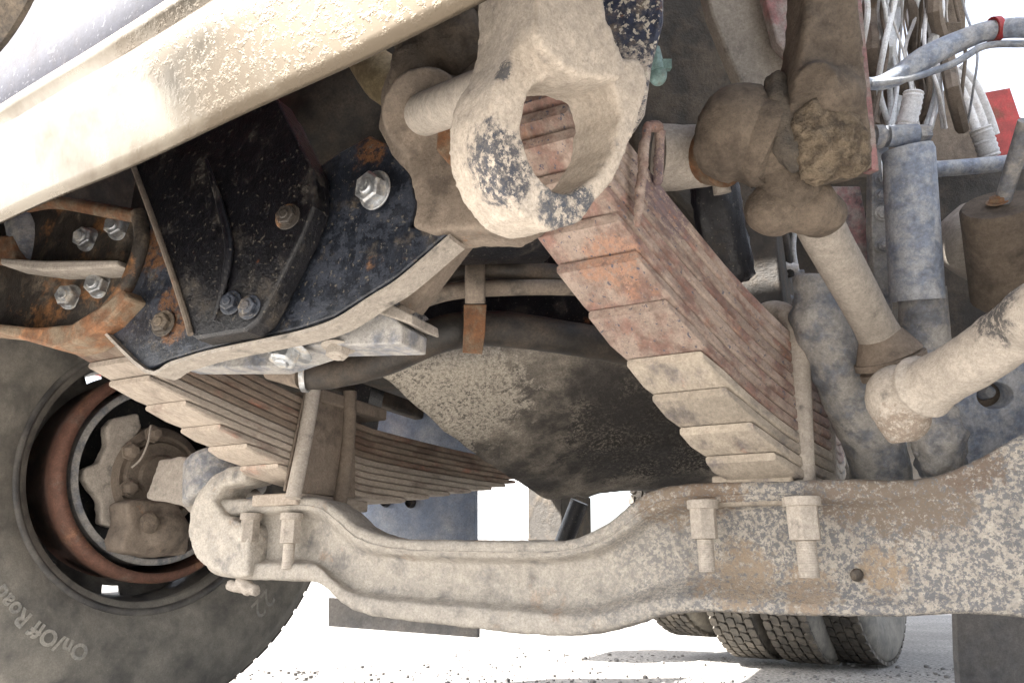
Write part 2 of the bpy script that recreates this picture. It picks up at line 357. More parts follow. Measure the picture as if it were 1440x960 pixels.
def bolt(p, ax, r, parent, mat='zinc', name='bolt', washer=1.35, h=.62, label=None):
    """hex head with chamfer, washer and domed middle"""
    p, ax = V(p), V(ax).normalized(); u = ax.orthogonal().normalized(); w2 = ax.cross(u); a0 = random.uniform(0, 1)
    v, f = [], []
    rings = [(r, 0, 6), (r, r * h * .85, 6), (r * .86, r * h, 6)]
    for rr, hh, _ in rings:
        for k in range(6):
            t = a0 + math.pi / 3 * k; v.append(p + ax * (hh + r * .12) + (u * math.cos(t) + w2 * math.sin(t)) * rr)
    for i in range(2):
        for k in range(6): f.append([i * 6 + k, i * 6 + (k + 1) % 6, i * 6 + 6 + (k + 1) % 6, i * 6 + 6 + k])
    f.append([12 + k for k in range(6)]); f.append([k for k in range(6)][::-1])
    wsh = lathe([(0, 0), (r * washer, 0), (r * washer, r * .1), (r * washer * .96, r * .14), (0, r * .14)], p, ax, 28)
    return mk(name, join((v, f), wsh, lathe([(0, 0), (r * .5, 0), (r * .5, r * (h + .2)), (r * .42, r * (h + .28)), (0, r * (h + .28))], p, ax, 16)), mat, parent, label, bevel=r * .06, bseg=2)

def up(c, x): return V(c) + V(x)

# ------------------------------------------------------------------ ground
G = 120; rows = []
gs = [-400, -60, -15, -6, -3, -1, 0, 1] + [1.2 + .2 * i for i in range(14)] + [4.5, 6, 10, 20, 60, 400]
def gz(y):
    t = min(1, max(0, (y - 1.4) / 2.1)); return -.118 * t * t * (3 - 2 * t)
mk('ground', grid([[V((x, y, gz(y))) for x in gs] for y in gs]), 'ground')['kind'] = 'structure'
bpy.data.objects['ground']['label'] = 'pale dusty gravel yard in bright sun'

truck = empty('truck', (-.515, 1.17, 0))
truck['label'] = 'dusty heavy truck seen from under its front bumper with mud caked axle and leaf springs'
truck['category'] = 'truck'
def part(name, loc, label=None):
    o = empty(name, loc, truck)
    if label: o['label'] = label
    return o

# ------------------------------------------------------------------ bumper (chrome, swept towards the left end)
def bump_st(px, py, Y, X=None):
    return PY(px, py, Y)
stn = []
e0 = [(-260, 440, .40), (0, 310, .345), (180, 232, .315), (335, 158, .30), (500, 83, .29), (670, 0, .285), (760, -48, .285)]
LL = [PY(x, y, Y) for x, y, Y in e0]
zb = LL[2].z
LL = [V((-1.75, .66, zb)), V((-1.5, .53, zb)), V((-1.25, .46, zb)), V((-1.0, .415, zb))] + LL + [V((.1, .285, zb)), V((.4, .33, zb)), V((.75, .50, zb))]
prof = [(.010, .010), (.002, .001), (0, .001), (-.0025, .008), (-.009, .028), (-.016, .050), (-.021, .065), (-.0215, .071), (-.018, .077), (-.018, .082), (-.024, .088), (-.026, .094), (-.022, .098)]
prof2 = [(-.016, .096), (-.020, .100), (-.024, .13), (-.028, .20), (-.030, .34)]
for L in LL:
    stn.append([L + V((0, dy, dz)) for dy, dz in prof])
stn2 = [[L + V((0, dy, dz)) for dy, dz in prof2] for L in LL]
bumper = mk('bumper', grid(srows(stn, 8)), 'chrome', truck, 'chrome bumper with sand coloured film and painted gravel reflection, swept back at its left end', solid=.004, auto=False)
mk('face_panel', grid(srows(stn2, 8)), 'lilac', bumper, 'bumper face above the chrome roll, lilac grey painted for its sky reflection', solid=.004, auto=False)
c0 = P(-52, -46, .46)
mk('lamp_opening', lathe([(.052, 0), (.055, -.004), (.058, 0), (.05, .012), (.045, .03), (0, .05)], c0 + V((0, .02, 0)), V((-.1, -1, 0)), 40), 'rusty_blk', bumper, 'dark round lamp opening with a bright rim')

# ------------------------------------------------------------------ black bracket bolted across the left rail
YB = .57
br = part('crossmember_bracket', PY(380, 350, YB), 'black painted steel bracket with rust patches and a dusty lower edge')
back = [(140, 455), (200, 350), (215, 300), (205, 215), (300, 175), (385, 140), (402, 160), (440, 240), (480, 212), (520, 190), (548, 205), (575, 240), (585, 285), (576, 318), (610, 326), (632, 326), (560, 388), (522, 412), (470, 445), (420, 462), (365, 474), (290, 490), (240, 505), (205, 520)]
bb = [PY(x, y, YB + .004) for x, y in back]
mk('back_plate', prism(bb, (0, .03, 0)), 'blk', br, 'long black plate with a pale dusty bottom edge', smooth=False, bevel=.0025)
# lower flange: a dusty turned edge
fl = [(140, 458), (205, 519), (240, 508), (290, 493), (365, 477), (420, 465), (470, 448), (522, 415), (560, 391), (632, 329)]
rows = []
for x, y in fl:
    p = PY(x, y, YB - .004); rows.append([p, p + V((0, .0, -.0045)), p + V((0, .030, -.004)), p + V((0, .030, .0))])
mk('flange', grid(srows(rows, 4), closed=True), 'tan', br, 'dust covered flange along the bottom of the bracket', auto=True)
fr = [(186, 232), (240, 208), (310, 172), (388, 136), (440, 238), (441, 250), (441, 290), (425, 330), (405, 370), (380, 420), (362, 452), (345, 465), (275, 477), (266, 470), (258, 440), (235, 370), (210, 300)]
ff = [PY(x, y, YB - .03) for x, y in fr]
mk('front_plate', prism(ff, (0, .028, 0)), 'blk_dark', br, 'glossy black stamped plate', smooth=False, bevel=.004, bseg=3)
mk('weld_rib', tube([PY(x, y, YB - .034) for x, y in ((290, 225), (310, 290), (322, 345), (315, 400), (300, 450))], [.002, .0045, .005, .004, .002], 10, 5), 'blk_dark', br)
mk('edge_bead', tube([PY(x, y, YB - .032) for x, y in ((188, 235), (212, 300), (237, 370), (260, 440), (268, 470))], .0035, 8, 4), 'brown', br)
for x, y, r, m_ in ((405, 305, .011, 'rusty_blk'), (325, 426, .010, 'blk'), (351, 432, .010, 'blk'), (230, 455, .012, 'rusty_blk')):
    bolt(PY(x, y, YB - .032 if x > 240 else YB), (0.15, -1, 0), r, br, m_, 'bolt')
bolt(PY(528, 268, YB - .004), (-.12, -1, -.1), .017, br, 'zinc', 'bolt', label='bright zinc bolt near the hanger', washer=1.25, h=.8)
# grey gusset and channel under the bracket
gu = [(300, 505), (365, 476), (470, 446), (520, 414), (578, 442), (580, 455), (566, 460), (564, 484), (430, 487), (380, 489)]
mk('gusset', prism([PY(x, y, YB + .06) for x, y in [(365, 478), (470, 446), (522, 416), (566, 458), (564, 483), (430, 487)]], (0, .05, 0)), 'grey_dust', br, 'grey bent gusset plate', smooth=False, bevel=.002)
mk('gusset_lip', prism([PY(x, y, YB + .055) for x, y in [(520, 412), (579, 442), (580, 456), (520, 436)]], (0, .055, 0)), 'tan', br, smooth=False, bevel=.002)
mk('channel', prism([PY(x, y, YB + .10) for x, y in [(245, 512), (345, 490), (440, 484), (470, 486), (380, 516), (250, 517)]], (0, .04, 0)), 'grey_dust', br, smooth=False, bevel=.002)
bolt(PY(404, 492, YB + .055), (-.1, -.35, -1), .017, br, 'zinc', 'bolt', 1.75, .9, 'pale flanged bolt under the bracket')
bolt(PY(476, 487, YB + .07), (0, -.15, -1), .013, br, 'tan', 'bolt', 1.5, .9)
mk('strut', tube([PY(x, y, .66) for x, y in ((640, 320), (600, 380), (570, 430))], [.03, .026, .022], 6, 3), 'brown', br)

# rusty casting at the far left with four zinc bolts
lc = part('rail_casting', PY(80, 380, .60), 'rust streaked casting with ribs and four bright bolts')
Yc = .575
co = [(-60, 330), (0, 300), (45, 288), (110, 278), (185, 292), (205, 318), (215, 360), (195, 410), (165, 445), (120, 468), (60, 480), (0, 462), (-60, 450)]
mk('web_plate', prism([PY(x, y, Yc + .02) for x, y in co], (0, .02, 0)), 'rusty_blk', lc, smooth=False, bevel=.003)
mk('flange', prism([PY(x, y, Yc - .025) for x, y in [(-60, 447), (0, 455), (50, 460), (100, 455), (140, 430), (172, 405), (182, 418), (150, 452), (105, 482), (75, 490), (0, 468), (-60, 462)]], (0, .045, 0)), 'rust', lc, 'orange rusted bottom flange', smooth=False, bevel=.004)
mk('rib', prism([PY(x, y, Yc - .02) for x, y in [(0, 362), (60, 366), (165, 365), (168, 374), (110, 378), (60, 380), (0, 372)]], (0, .04, 0)), 'tan', lc, smooth=False, bevel=.003)
mk('rib', tube([PY(x, y, Yc - .005) for x, y in ((195, 300), (200, 340), (180, 400), (150, 440))], .010, 10, 4), 'rusty_blk', lc)
mk('rib', tube([PY(x, y, Yc - .005) for x, y in ((40, 290), (80, 285), (150, 297), (195, 305))], .009, 10, 4), 'rust', lc)
mk('sleeve', tube([PY(20, 290, .60), PY(38, 330, .60), PY(35, 372, .60)], [.02, .026, .022], 16, 4), 'grey_dust', lc)
mk('rusty_pad', prism([PY(x, y, Yc) for x, y in [(-60, 335), (18, 330), (25, 372), (-60, 362)]], (0, .02, 0)), 'rust', lc, smooth=False, bevel=.003)
for x, y in ((124, 337), (168, 321), (100, 418), (141, 402)): bolt(PY(x, y, Yc + .018), (.28, -1, -.1), .0145, lc, 'zinc', 'bolt', 1.2, .95)
# parts behind: rail, tank, shaft glimpsed under the bumper
mk('frame_rail', join(box((-.90, 2.9, .80), (.04, 0, 0), (0, 2.25, 0), (0, 0, .12))), 'engine', truck, 'grimy left frame rail', bevel=.004)
mk('air_duct', tube([PY(380, 240, .95), PY(470, 170, .95), PY(560, 60, .95)], [.09, .10, .10], 24, 4), 'hose', truck, 'dull black round duct behind the bracket')
mk('warm_cover', tube([PY(495, 60, .75), PY(540, 110, .75), PY(600, 150, .76)], [.02, .035, .03], 16, 4), 'lite', truck, 'yellowish moulded cover beside the spring hanger')
mk('splash_guard', prism([PY(x, y, .85) for x, y in [(60, 330), (100, 250), (130, 250), (140, 300), (170, 320), (175, 345)]], (0, .01, 0)), 'blueplate', truck, 'blue grey splash guard strip', smooth=False)

# ------------------------------------------------------------------ spring hanger, pin and tow eye
hg = part('spring_hanger', PY(620, 200, .60), 'brown dusted spring hanger casting streaked with orange rust')
ho = [(548, 92), (533, 130), (530, 178), (548, 215), (575, 245), (584, 290), (578, 318), (610, 327), (650, 321), (700, 322), (740, 300), (740, 60), (700, -40), (600, -40), (585, 30), (575, 70)]
mk('hanger_body', join(prism([PY(x, y, .565) for x, y in ho], (0, .05, 0)), tube([PY(600, 160, .55), PY(600, 160, .60)], .045, 24)), 'brown', hg, remesh=.0035, sm=3, disp=.0035, dscale=.03)
mk('mud_cake', join(blob(PY(600, 60, .56), .035, .035, .025), blob(PY(640, 60, .56), .035, .04, .02), blob(PY(585, 105, .555), .03, .035, .02)), 'mud', hg, 'dark cracked mud packed on the hanger', remesh=.004, sm=2, disp=.012, dscale=.02)
mk('pin', tube([P(588, 165, .80), P(600, 160, .75), P(690, 125, .60)], [.0225, .0215, .0185], 28, 3), 'tan', hg, 'dusty hanger pin')
mk('rusty_link', prism([PY(x, y, .545) for x, y in [(655, 112), (680, 95), (720, 90), (720, 320), (690, 318), (648, 250), (612, 210), (615, 175), (640, 168)]], (0, .02, 0)), 'rust', hg, 'dark red rusted link behind the tow eye', smooth=False, bevel=.003)
a = math.radians(33); N_ = -F_ * math.cos(a) + R_ * math.sin(a); cN = P(790, 200, .52)
def T_(x, y, d=0): return PL(x, y, cN, N_) + N_ * d
to = [(730, -80), (730, 30), (720, 75), (697, 115), (686, 160), (690, 220), (708, 268), (738, 308), (775, 326), (817, 311), (863, 253), (893, 187), (908, 135), (913, 104), (902, 82), (872, 82), (848, 66), (834, 30), (828, -20), (828, -80)]
ti = [(733, 182), (738, 145), (752, 118), (785, 106), (830, 106), (862, 118), (872, 155), (866, 205), (842, 246), (803, 274), (778, 270), (750, 238)]
shank = [(730, -80), (730, 20), (728, 60), (742, 84), (760, 100), (790, 120), (845, 124), (858, 104), (845, 75), (828, 40), (824, -10), (826, -80)]
tow = mk('tow_eye', join(ringprism([T_(x, y) for x, y in to], [T_(x, y) for x, y in ti], N_ * -.056),
                         prism([T_(x, y, .020) for x, y in shank], N_ * -.048)), 'tow', truck, 'big tan forged tow eye with black bare patches', remesh=.0026, sm=4, disp=.003, dscale=.02, disp2=.0012, d2=.004)
mk('paint_plate', prism([P(x, y, .60) for x, y in [(815, -40), (822, 40), (850, 90), (872, 130), (892, 185), (908, 160), (918, 90), (934, 30), (934, -40)]], F_ * .02), 'blk_blue', truck, 'flaking blue black plate above the tow eye', smooth=False, bevel=.004)
cl = part('hose_clip', P(925, 100, .66), 'pale green plastic hose clips')
mk('clip', join(tube([P(915, 70, .64), P(922, 100, .64)], .008, 10), blob(P(925, 105, .64), .008, .010, .006), box(P(930, 92, .64), R_ * .008, U_ * .004, F_ * .004)), 'clipgreen', cl)

# ------------------------------------------------------------------ leaf springs
def spring(name, label, xc, w2, ztop, th, tips, yc, rear, mats, rears=None):
    s0 = part(name, (xc(yc), yc, ztop(yc)), label)
    for i, yt in enumerate(tips):
        ye = rears[i] if rears else 2 * yc - yt + rear * min(1, (yc - yt) / .6)
        n = 22; rows = []
        for k in range(n + 1):
            q = k / n; Y = yt + (ye - yt) * q
            z = ztop(Y) - i * th; x = xc(Y); tt = th * (.90 if .04 < q < .96 else .60)
            c = .0022
            zz = z + CAMH
            ww = w2 * (1 if 0 < k < n else .93) + random.uniform(-.0004, .0004)
            rows.append([V((x - ww, Y, zz - c)), V((x - ww + c, Y, zz)), V((x + ww - c, Y, zz)), V((x + ww, Y, zz - c)),
                         V((x + ww, Y, zz - tt + c)), V((x + ww - c, Y, zz - tt)), V((x - ww + c, Y, zz - tt)), V((x - ww, Y, zz - tt + c))])
        mk('leaf', grid(rows, closed=True), mats(i), s0)
    return s0
XCR = lambda Y: -.17 - .045 + .25 * (min(Y, 1.15) - .67)
rsp = spring('leaf_spring', 'pink and orange rusted leaf spring running back from the tow eye', XCR, .045,
             lambda Y: .30 + .12 * ((Y - 1.2) / .6) ** 2, .0156,
             [.53, .532, .535, .54, .55, .575, .615, .682 - .035, .70, .775 - .005, .822, .882, .943], 1.2, .0,
             lambda i: 'leaf_r' if i < 9 else 'leaf_d')
lsp = spring('leaf_spring', 'brown leaf spring beside the left wheel with pale stepped ends', lambda Y: -.93, .045,
             lambda Y: .2675 + (.080 * ((1.2 - Y) / .6) ** 1.3 if Y < 1.2 else .0165 * ((Y - 1.2) / .68) ** 2), .0125,
             [.62, .61, .605, .60, .60, .65, .685, .75, .818, .876, .948], 1.21, .08, lambda i: 'leaf_l' if i < 5 else 'leaf_lp',
             [1.90, 1.90, 1.885, 1.875, 1.86, 1.80, 1.72, 1.61, 1.51, 1.42, 1.33])
# clips on the right spring
for (Yc_, zt) in ((.665, .0),):
    pass
mk('spring_clip', join(tube([P(911, 172, .735), P(903, 235, .72), P(896, 320, .70)], [.005, .006, .004], 8, 3), tube([P(928, 182, .76), P(925, 262, .76)], [.006, .005], 8, 3), blob(P(920, 178, .745), .010, .006, .008)), 'leaf_r', rsp, 'scuffed clip strap on the spring', remesh=.003, sm=1, disp=.005, dscale=.012)

# ------------------------------------------------------------------ axle beam : stations across the truck, rows down the front
def st(x, tb, tf, fu, wt, wb, fl_, bf, bb_, Y=1.0, dep=.035, th=.12, xw=None):
    """pixel heights of: top rear edge, top front edge, under top flange, web top, web bottom, lower flange, bottom front"""
    xw = x if xw is None else xw
    q = PY(x, tf, Y); top = V((q.x, Y + th, q.z)); bot = PY(x, bf, Y); 
    return [V((q.x, Y + th, q.z - .002)), V((q.x, Y + .008, q.z + .001)), PY(x, tf + 2, Y), PY(x, (tf + fu) / 2, Y - .001), PY(x, fu - 1, Y), PY(xw, fu + 2, Y + .004), PY(xw, wt - 1, Y + dep - .002), PY(xw, wt + 4, Y + dep), PY(xw, wb - 4, Y + dep), PY(xw, wb + 1, Y + dep - .002), PY(x, fl_ - 2, Y + .004), PY(x, fl_ + 1, Y), PY(x, (fl_ + bf) / 2, Y - .001), PY(x, bf - 2, Y),
            V((bot.x, Y + .008, bot.z - .002)), V((bot.x, Y + th, bot.z))]
sts = [
    st(288, 0, 715, 735, 742, 770, 778, 795, 0, 1.0, .004, .09),
    st(300, 0, 702, 726, 735, 780, 788, 808, 0, 1.0, .018, .12),
    st(340, 0, 700, 720, 728, 785, 792, 814, 0, 1.0, .030),
    st(400, 0, 698, 717, 725, 786, 793, 816, 0, 1.0, .030),
    st(445, 0, 698, 718, 728, 790, 796, 820, 0, 1.0, .030),
    st(475, 0, 715, 740, 752, 812, 822, 845, 0, 1.0, .027),
    st(505, 0, 740, 765, 776, 828, 838, 862, 0, 1.0, .027),
    st(560, 0, 756, 778, 786, 836, 846, 872, 0, 1.0, .027),
    st(650, 0, 758, 782, 792, 842, 853, 882, 0, 1.0, .027),
    st(740, 0, 759, 783, 793, 848, 862, 892, 0, 1.0, .027),
    st(800, 0, 757, 780, 790, 850, 866, 894, 0, 1.0, .027),
    st(850, 0, 736, 765, 780, 845, 862, 888, 0, 1.0, .030),
    st(895, 0, 700, 735, 755, 832, 850, 876, 0, 1.0, .030),
    st(925, 0, 685, 715, 735, 822, 842, 867, 0, 1.0, .030),
    st(980, 0, 678, 706, 722, 812, 838, 860, 0, 1.0, .030),
    st(1100, 0, 674, 702, 716, 815, 846, 864, 0, 1.0, .026),
    st(1200, 0, 672, 702, 716, 820, 850, 866, 0, 1.0, .022),
    st(1280, 0, 672, 700, 712, 818, 848, 866, 0, 1.0, .010),
    st(1340, 0, 660, 684, 698, 805, 840, 862, 0, 1.0, .004),
    st(1400, 0, 630, 655, 670, 800, 838, 864, 0, 1.0, .0),
    st(1470, 0, 590, 615, 630, 790, 830, 868, 0, 1.0, .0),
    st(1600, 0, 520, 545, 560, 770, 810, 850, 0, 1.0, .0),
]
rr = srows(sts, 7)
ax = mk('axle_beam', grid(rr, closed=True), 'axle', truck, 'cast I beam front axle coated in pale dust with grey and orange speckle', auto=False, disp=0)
m = ax.modifiers.new('ss', 'SUBSURF'); m.levels = 1; m.render_levels = 1
tx = bpy.data.textures.new('axle_cl', 'CLOUDS'); tx.noise_scale = .02; tx.noise_depth = 4
m = ax.modifiers.new('d', 'DISPLACE'); m.texture = tx; m.strength = .004; m.texture_coords = 'GLOBAL'
mk('parting_line', tube([V((p[4].x, p[4].y - .001, (p[3].z + p[4].z) / 2)) for p in rr[20:110:3]], .0012, 6), 'axle', ax)
# kingpin end of the beam
ke = [(346, 652), (322, 654), (298, 667), (276, 690), (264, 720), (262, 755), (272, 784), (296, 803), (335, 813), (349, 812), (349, 738), (332, 732), (312, 722), (300, 702), (312, 684), (345, 676)]
mk('axle_end', join(prism([PY(x, y, .985) for x, y in ke], (0, .075, 0)), prism([PY(x, y, 1.022) for x, y in [(290, 705), (340, 704), (340, 806), (290, 800)]], (0, .05, 0))), 'axle', ax, 'rounded kingpin end of the axle', remesh=.005, sm=8, disp=.006, dscale=.03)
mk('kingpin_boss', tube([PY(310, 640, 1.10), PY(318, 700, 1.10)], [.07, .08], 28, 2), 'grey_dust', ax, 'grey upper kingpin boss', bevel=.012, bseg=3)
# bolts and threaded ends under the spring pads
def ubolt_nut(x, y, Yn, r, ln, mat, lab=None, wr=1.12):
    p = PY(x, y, Yn); d = V((0, 0, -1))
    a0 = math.pi / 6
    hexv, hexf = prism([p + V((math.cos(a0 + k * math.pi / 3) * r, math.sin(a0 + k * math.pi / 3) * r, 0)) for k in range(6)], (0, 0, -ln * .5))
    wsh = lathe([(0, -.004), (r * wr, -.003), (r * wr, .008), (0, .008)], p, (0, 0, 1), 24)
    return mk('nut', join((hexv, hexf), wsh, tube([p + d * (ln * .5 + ln * .5 * q / 30) for q in range(31)], [r * (.62 if q % 2 else .56) for q in range(31)], 16)), mat, ax, lab, bevel=.0015)
for x, y in ((353, 728), (410, 728)): ubolt_nut(x, y, 1.000, .0165, .082, 'tan')
ubolt_nut(988, 712, .985, .0175, .080, 'tan', 'dusty nut with a long threaded end')
ubolt_nut(1127, 708, .975, .0198, .085, 'tan', 'dusty nut with a long threaded end')
mk('drain_plug', blob(PY(1205, 808, 1.012), .008, .008, .004), 'rusty_blk', ax)
mk('stop_bolt', join(tube([PY(322, 822, 1.02), PY(362, 830, 1.02)], .010, 8, 3), tube([PY(338, 815, 1.02), PY(352, 830, 1.02)], .013, 6, 2)), 'tan', ax, 'caked steering stop bolt under the beam', remesh=.003, sm=1, disp=.004, dscale=.01)
# U bolts
mk('u_bolt', tube([PY(x, y, Y) for x, y, Y in ((1058, 470, 1.13), (1068, 446, 1.11), (1084, 437, 1.08), (1102, 440, 1.055), (1116, 455, 1.045), (1122, 485, 1.04), (1127, 600, 1.035), (1131, 700, 1.035))], .0145, 18, 6), 'tan', truck, 'dusty inverted U bolt beside the right spring')
mk('u_bolt', tube([PY(x, y, 1.16) for x, y in ((1140, 490), (1158, 560), (1164, 690))], .013, 14, 4), 'tan', truck)
mk('u_bolt', tube([PX(442, 540, -.865), PX(432, 600, -.865), PX(412, 700, -.865)], .0125, 18, 4), 'tan', truck, 'dusty U bolt leg over the left spring')
mk('u_bolt', tube([PX(492, 550, -.872), PX(490, 620, -.872), PX(478, 708, -.872)], .0125, 16, 4), 'brown', truck)
mk('spring_plate', box((-.93, 1.13, .30 + CAMH), (.055, 0, 0), (0, .10, 0), (0, 0, .012)), 'brown', lsp, 'top plate over the left spring', bevel=.004)
mk('spring_plate', prism([PX(x, y, -.880) for x, y in [(430, 545), (500, 560), (500, 700), (400, 690)]], (-.004, 0, 0)), 'brown', lsp, bevel=.002)
mk('spacer', box((-.93, 1.09, .115 + CAMH), (.05, 0, 0), (0, .10, 0), (0, 0, .010)), 'leaf_lp', lsp, bevel=.003)
mk('spacer', box((-.145, 1.115, .098 + CAMH), (.05, 0, 0), (0, .11, 0), (0, 0, .020)), 'leaf_d', rsp, bevel=.003)

# ------------------------------------------------------------------ front left wheel
WC = V((-1.443, 1.172, .205 + CAMH)); stw = math.radians(-9.7)
wf = V((-math.sin(stw), math.cos(stw), 0)); wu = V((0, 0, 1)); WAX = wf.cross(wu).normalized()   # points inboard (+X)
if WAX.x < 0: WAX = -WAX
wheel = part('front_wheel', WC, 'front left truck wheel seen from its inner side')
# profile, distance along axis: 0 at inner rim lip, negative goes outboard
typ = [(.290, .004), (.300, .012), (.318, .022), (.345, .032), (.385, .038), (.43, .036), (.462, .028), (.470, .026), (.478, .020), (.492, .008), (.502, .004), (.512, -.008), (.517, -.02), (.520, -.05),
       (.520, -.18), (.512, -.215), (.49, -.232), (.43, -.262), (.36, -.258), (.30, -.235), (.288, -.228), (.27, -.228), (.27, 0)]
mk('tyre', lathe(typ, WC, WAX, 160, closed=True), 'rubber', wheel, 'worn black tyre with dusty sidewall', auto=False)
# shoulder tread lugs
lv = []
for k in range(64):
    t = 2 * math.pi * k / 64; d = wf * math.cos(t) + wu * math.sin(t); tg = -wf * math.sin(t) + wu * math.cos(t)
    lv.append(box(WC + d * .5 + WAX * -.024, d * .012, tg * .019, WAX * .022))
    for ax_ in (-.07, -.115, -.16): lv.append(box(WC + d * .514 + WAX * ax_, d * .0045, tg * .021, WAX * .017))
mk('tread', join(*lv), 'rubber_b', wheel, kind='stuff', smooth=False)
rimp = [(.300, .006), (.296, .011), (.289, .012), (.284, .006), (.283, -.006), (.272, -.020), (.262, -.05), (.258, -.12), (.252, -.16), (.262, -.17), (.280, -.20), (.286, -.225), (.295, -.23), (.295, -.224), (.275, -.19), (.262, -.13)]
rim = mk('rim', lathe(rimp, WC, WAX, 120), 'rim', wheel, 'dark steel rim with dusty lip', solid=.002, auto=False)
# wheel disc with hand holes: built as a ring of spokes between real gaps
SEG = 120; dv, df = [], []
rad = [(.262, -.085), (.260, -.095), (.236, -.105), (.20, -.175), (0.001, -.19)]
NH = 10
for r, h in rad:
    for k in range(SEG):
        t = 2 * math.pi * k / SEG; dv.append(WC + (wf * math.cos(t) + wu * math.sin(t)) * r + WAX * h)
for i in range(len(rad) - 1):
    for k in range(SEG):
        if i == 1 and (k % 12) in (3, 4, 5): continue
        df.append([i * SEG + k, i * SEG + (k + 1) % SEG, (i + 1) * SEG + (k + 1) % SEG, (i + 1) * SEG + k])
mk('wheel_disc', (dv, df), 'rim', wheel, solid=.006, auto=False)
mk('brake_drum', lathe([(.2, -.17), (.222, -.15), (.224, -.02), (.232, -.012), (.233, .022), (.226, .032), (.212, .036), (.213, .03), (.212, -.05), (.2, -.15)], WC, WAX, 120), 'drum', wheel, 'orange rusted brake drum', auto=False)
mk('brake_shoe', lathe([(.196, -.09), (.196, .018), (.190, .022), (.183, .022), (.180, .014), (.180, -.08)], WC, WAX, 120), 'grey_dust', wheel, 'grey brake shoe edge inside the drum')
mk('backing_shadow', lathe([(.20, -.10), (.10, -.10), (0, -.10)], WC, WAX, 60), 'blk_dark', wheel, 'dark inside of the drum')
YW = WC + WAX * .02
def W_(x, y, d=0): return PL(x, y, WC + WAX * d, WAX)
# dust coated spider with ears
sp = [(133, 632), (155, 575), (190, 560), (235, 580), (270, 590), (330, 620), (330, 690), (262, 745), (240, 770), (175, 780), (178, 752), (150, 740), (148, 700), (118, 668), (120, 655)]
spd = mk('brake_spider', prism([W_(x, y, .02) for x, y in [(120, 658), (140, 650), (152, 625), (150, 600), (160, 588), (195, 580), (200, 600), (172, 640), (165, 680), (175, 710), (180, 735), (160, 742), (143, 735), (142, 705), (118, 672)]], WAX * -.03), 'tan', wheel, 'dusty brake spider plate with ears', remesh=.004, sm=3, disp=.004)
mk('hub_plate', lathe([(0, .035), (.045, .035), (.05, .028), (.075, .028), (.079, .020), (.086, .020), (.09, .027), (.104, .022), (.112, .010), (.114, -.03)], W_(216, 672, 0), WAX, 56), 'brown', wheel, 'brown dusted hub plate')
for x, y in ((183, 634), (181, 686), (205, 730), (215, 610)): mk('hub_bolt', lathe([(.021, 0), (.021, .004), (.015, .004), (.015, .016), (.010, .022), (0, .023)], W_(x, y, .026), WAX, 6), 'brown', wheel, bevel=.001)
mk('knuckle', join(blob(W_(215, 745, .07), .07, .055, .06), prism([W_(x, y, .11) for x, y in [(178, 705), (200, 700), (250, 705), (270, 740), (265, 780), (220, 782), (176, 775), (172, 760), (182, 735)]], WAX * -.08)), 'brown', wheel, 'mud brown steering knuckle', remesh=.006, sm=5, disp=.008, dscale=.03)
mk('knuckle_arm', join(prism([PY(x, y, 1.06) for x, y in [(203, 702), (222, 645), (252, 640), (290, 650), (335, 690), (300, 700), (272, 730), (256, 712), (232, 706)]], (0, .07, 0))), 'tan', wheel, 'tan dusted block of the knuckle', remesh=.005, sm=6, disp=.004)
mk('sensor_wire', tube([W_(212, 598, .05), W_(208, 622, .06), W_(198, 645, .055), W_(185, 657, .05)], .0022, 8, 5), 'tan', wheel)
mk('bolt_cap', blob(W_(210, 735, .12), .02, .022, .012), 'mud', wheel)
# raised lettering on the sidewall
M['rubber_t'] = dirt('scuffed letter rubber', (.22, .215, .20), dust=(.34, .32, .28), da=.6, ra=0, sc=20, rb=.7, bump=.2)
def wang(x, y):
    p = PL(x, y, WC + WAX * .03, WAX) - WC; return math.atan2(p.dot(wu), p.dot(wf)), p.length
# text runs so that letter tops point outward
A, rA = wang(60, 893)
print('text ang', A, rA)
def flip_text(txt, x, y, h, depth, sp=1.0):
    A, r = wang(x, y)
    ring_dir_text(txt, A, r, h, depth, sp)
def ring_dir_text(txt, A, r, h, depth, sp):
    cu = bpy.data.curves.new('letters', 'FONT'); cu.body = txt; cu.size = h; cu.extrude = depth; cu.resolution_u = 3; cu.space_character = sp; cu.offset = .0012 if depth > .001 else 0
    ob = bpy.data.objects.new('tmp', cu); C.objects.link(ob); bpy.context.view_layer.update()
    me = bpy.data.meshes.new_from_object(ob.evaluated_get(bpy.context.evaluated_depsgraph_get())); bpy.data.objects.remove(ob)
    wd = max(v.co.x for v in me.vertices); vs = []
    # direction in which angle must grow so that text reads left to right with tops outward, seen from the inboard side
    tg = 1 if (wf.cross(wu)).dot(WAX) < 0 else -1
    for v in me.vertices:
        rr_ = r - h * .35 + v.co.y; ang = A + tg * (v.co.x - wd / 2) / r
        d = wf * math.cos(ang) + wu * math.sin(ang); hh = 0
        for (r1, h1), (r2, h2) in zip(typ[:11], typ[1:12]):
            if r1 <= rr_ <= r2: hh = h1 + (h2 - h1) * (rr_ - r1) / (r2 - r1)
        vs.append(WC + d * rr_ + WAX * (hh + v.co.z))
    mk('lettering', (vs, [list(p.vertices) for p in me.polygons]), 'rubber_t', wheel, smooth=False)
flip_text('On/Off Road', 50, 885, .040, .0022, 1.05)
flip_text('22', 368, 848, .062, .0008, 1.05)

# the right front wheel: the same wheel turned about, with its own copies of every part
rw = wheel.copy(); C.objects.link(rw); rw.parent = truck; rw.location = wheel.location + V((2.0, 0, 0)); rw.rotation_euler = (0, 0, math.pi); rw['label'] = 'front right truck wheel'
for c_ in list(wheel.children):
    k_ = c_.copy(); C.objects.link(k_); k_.parent = rw

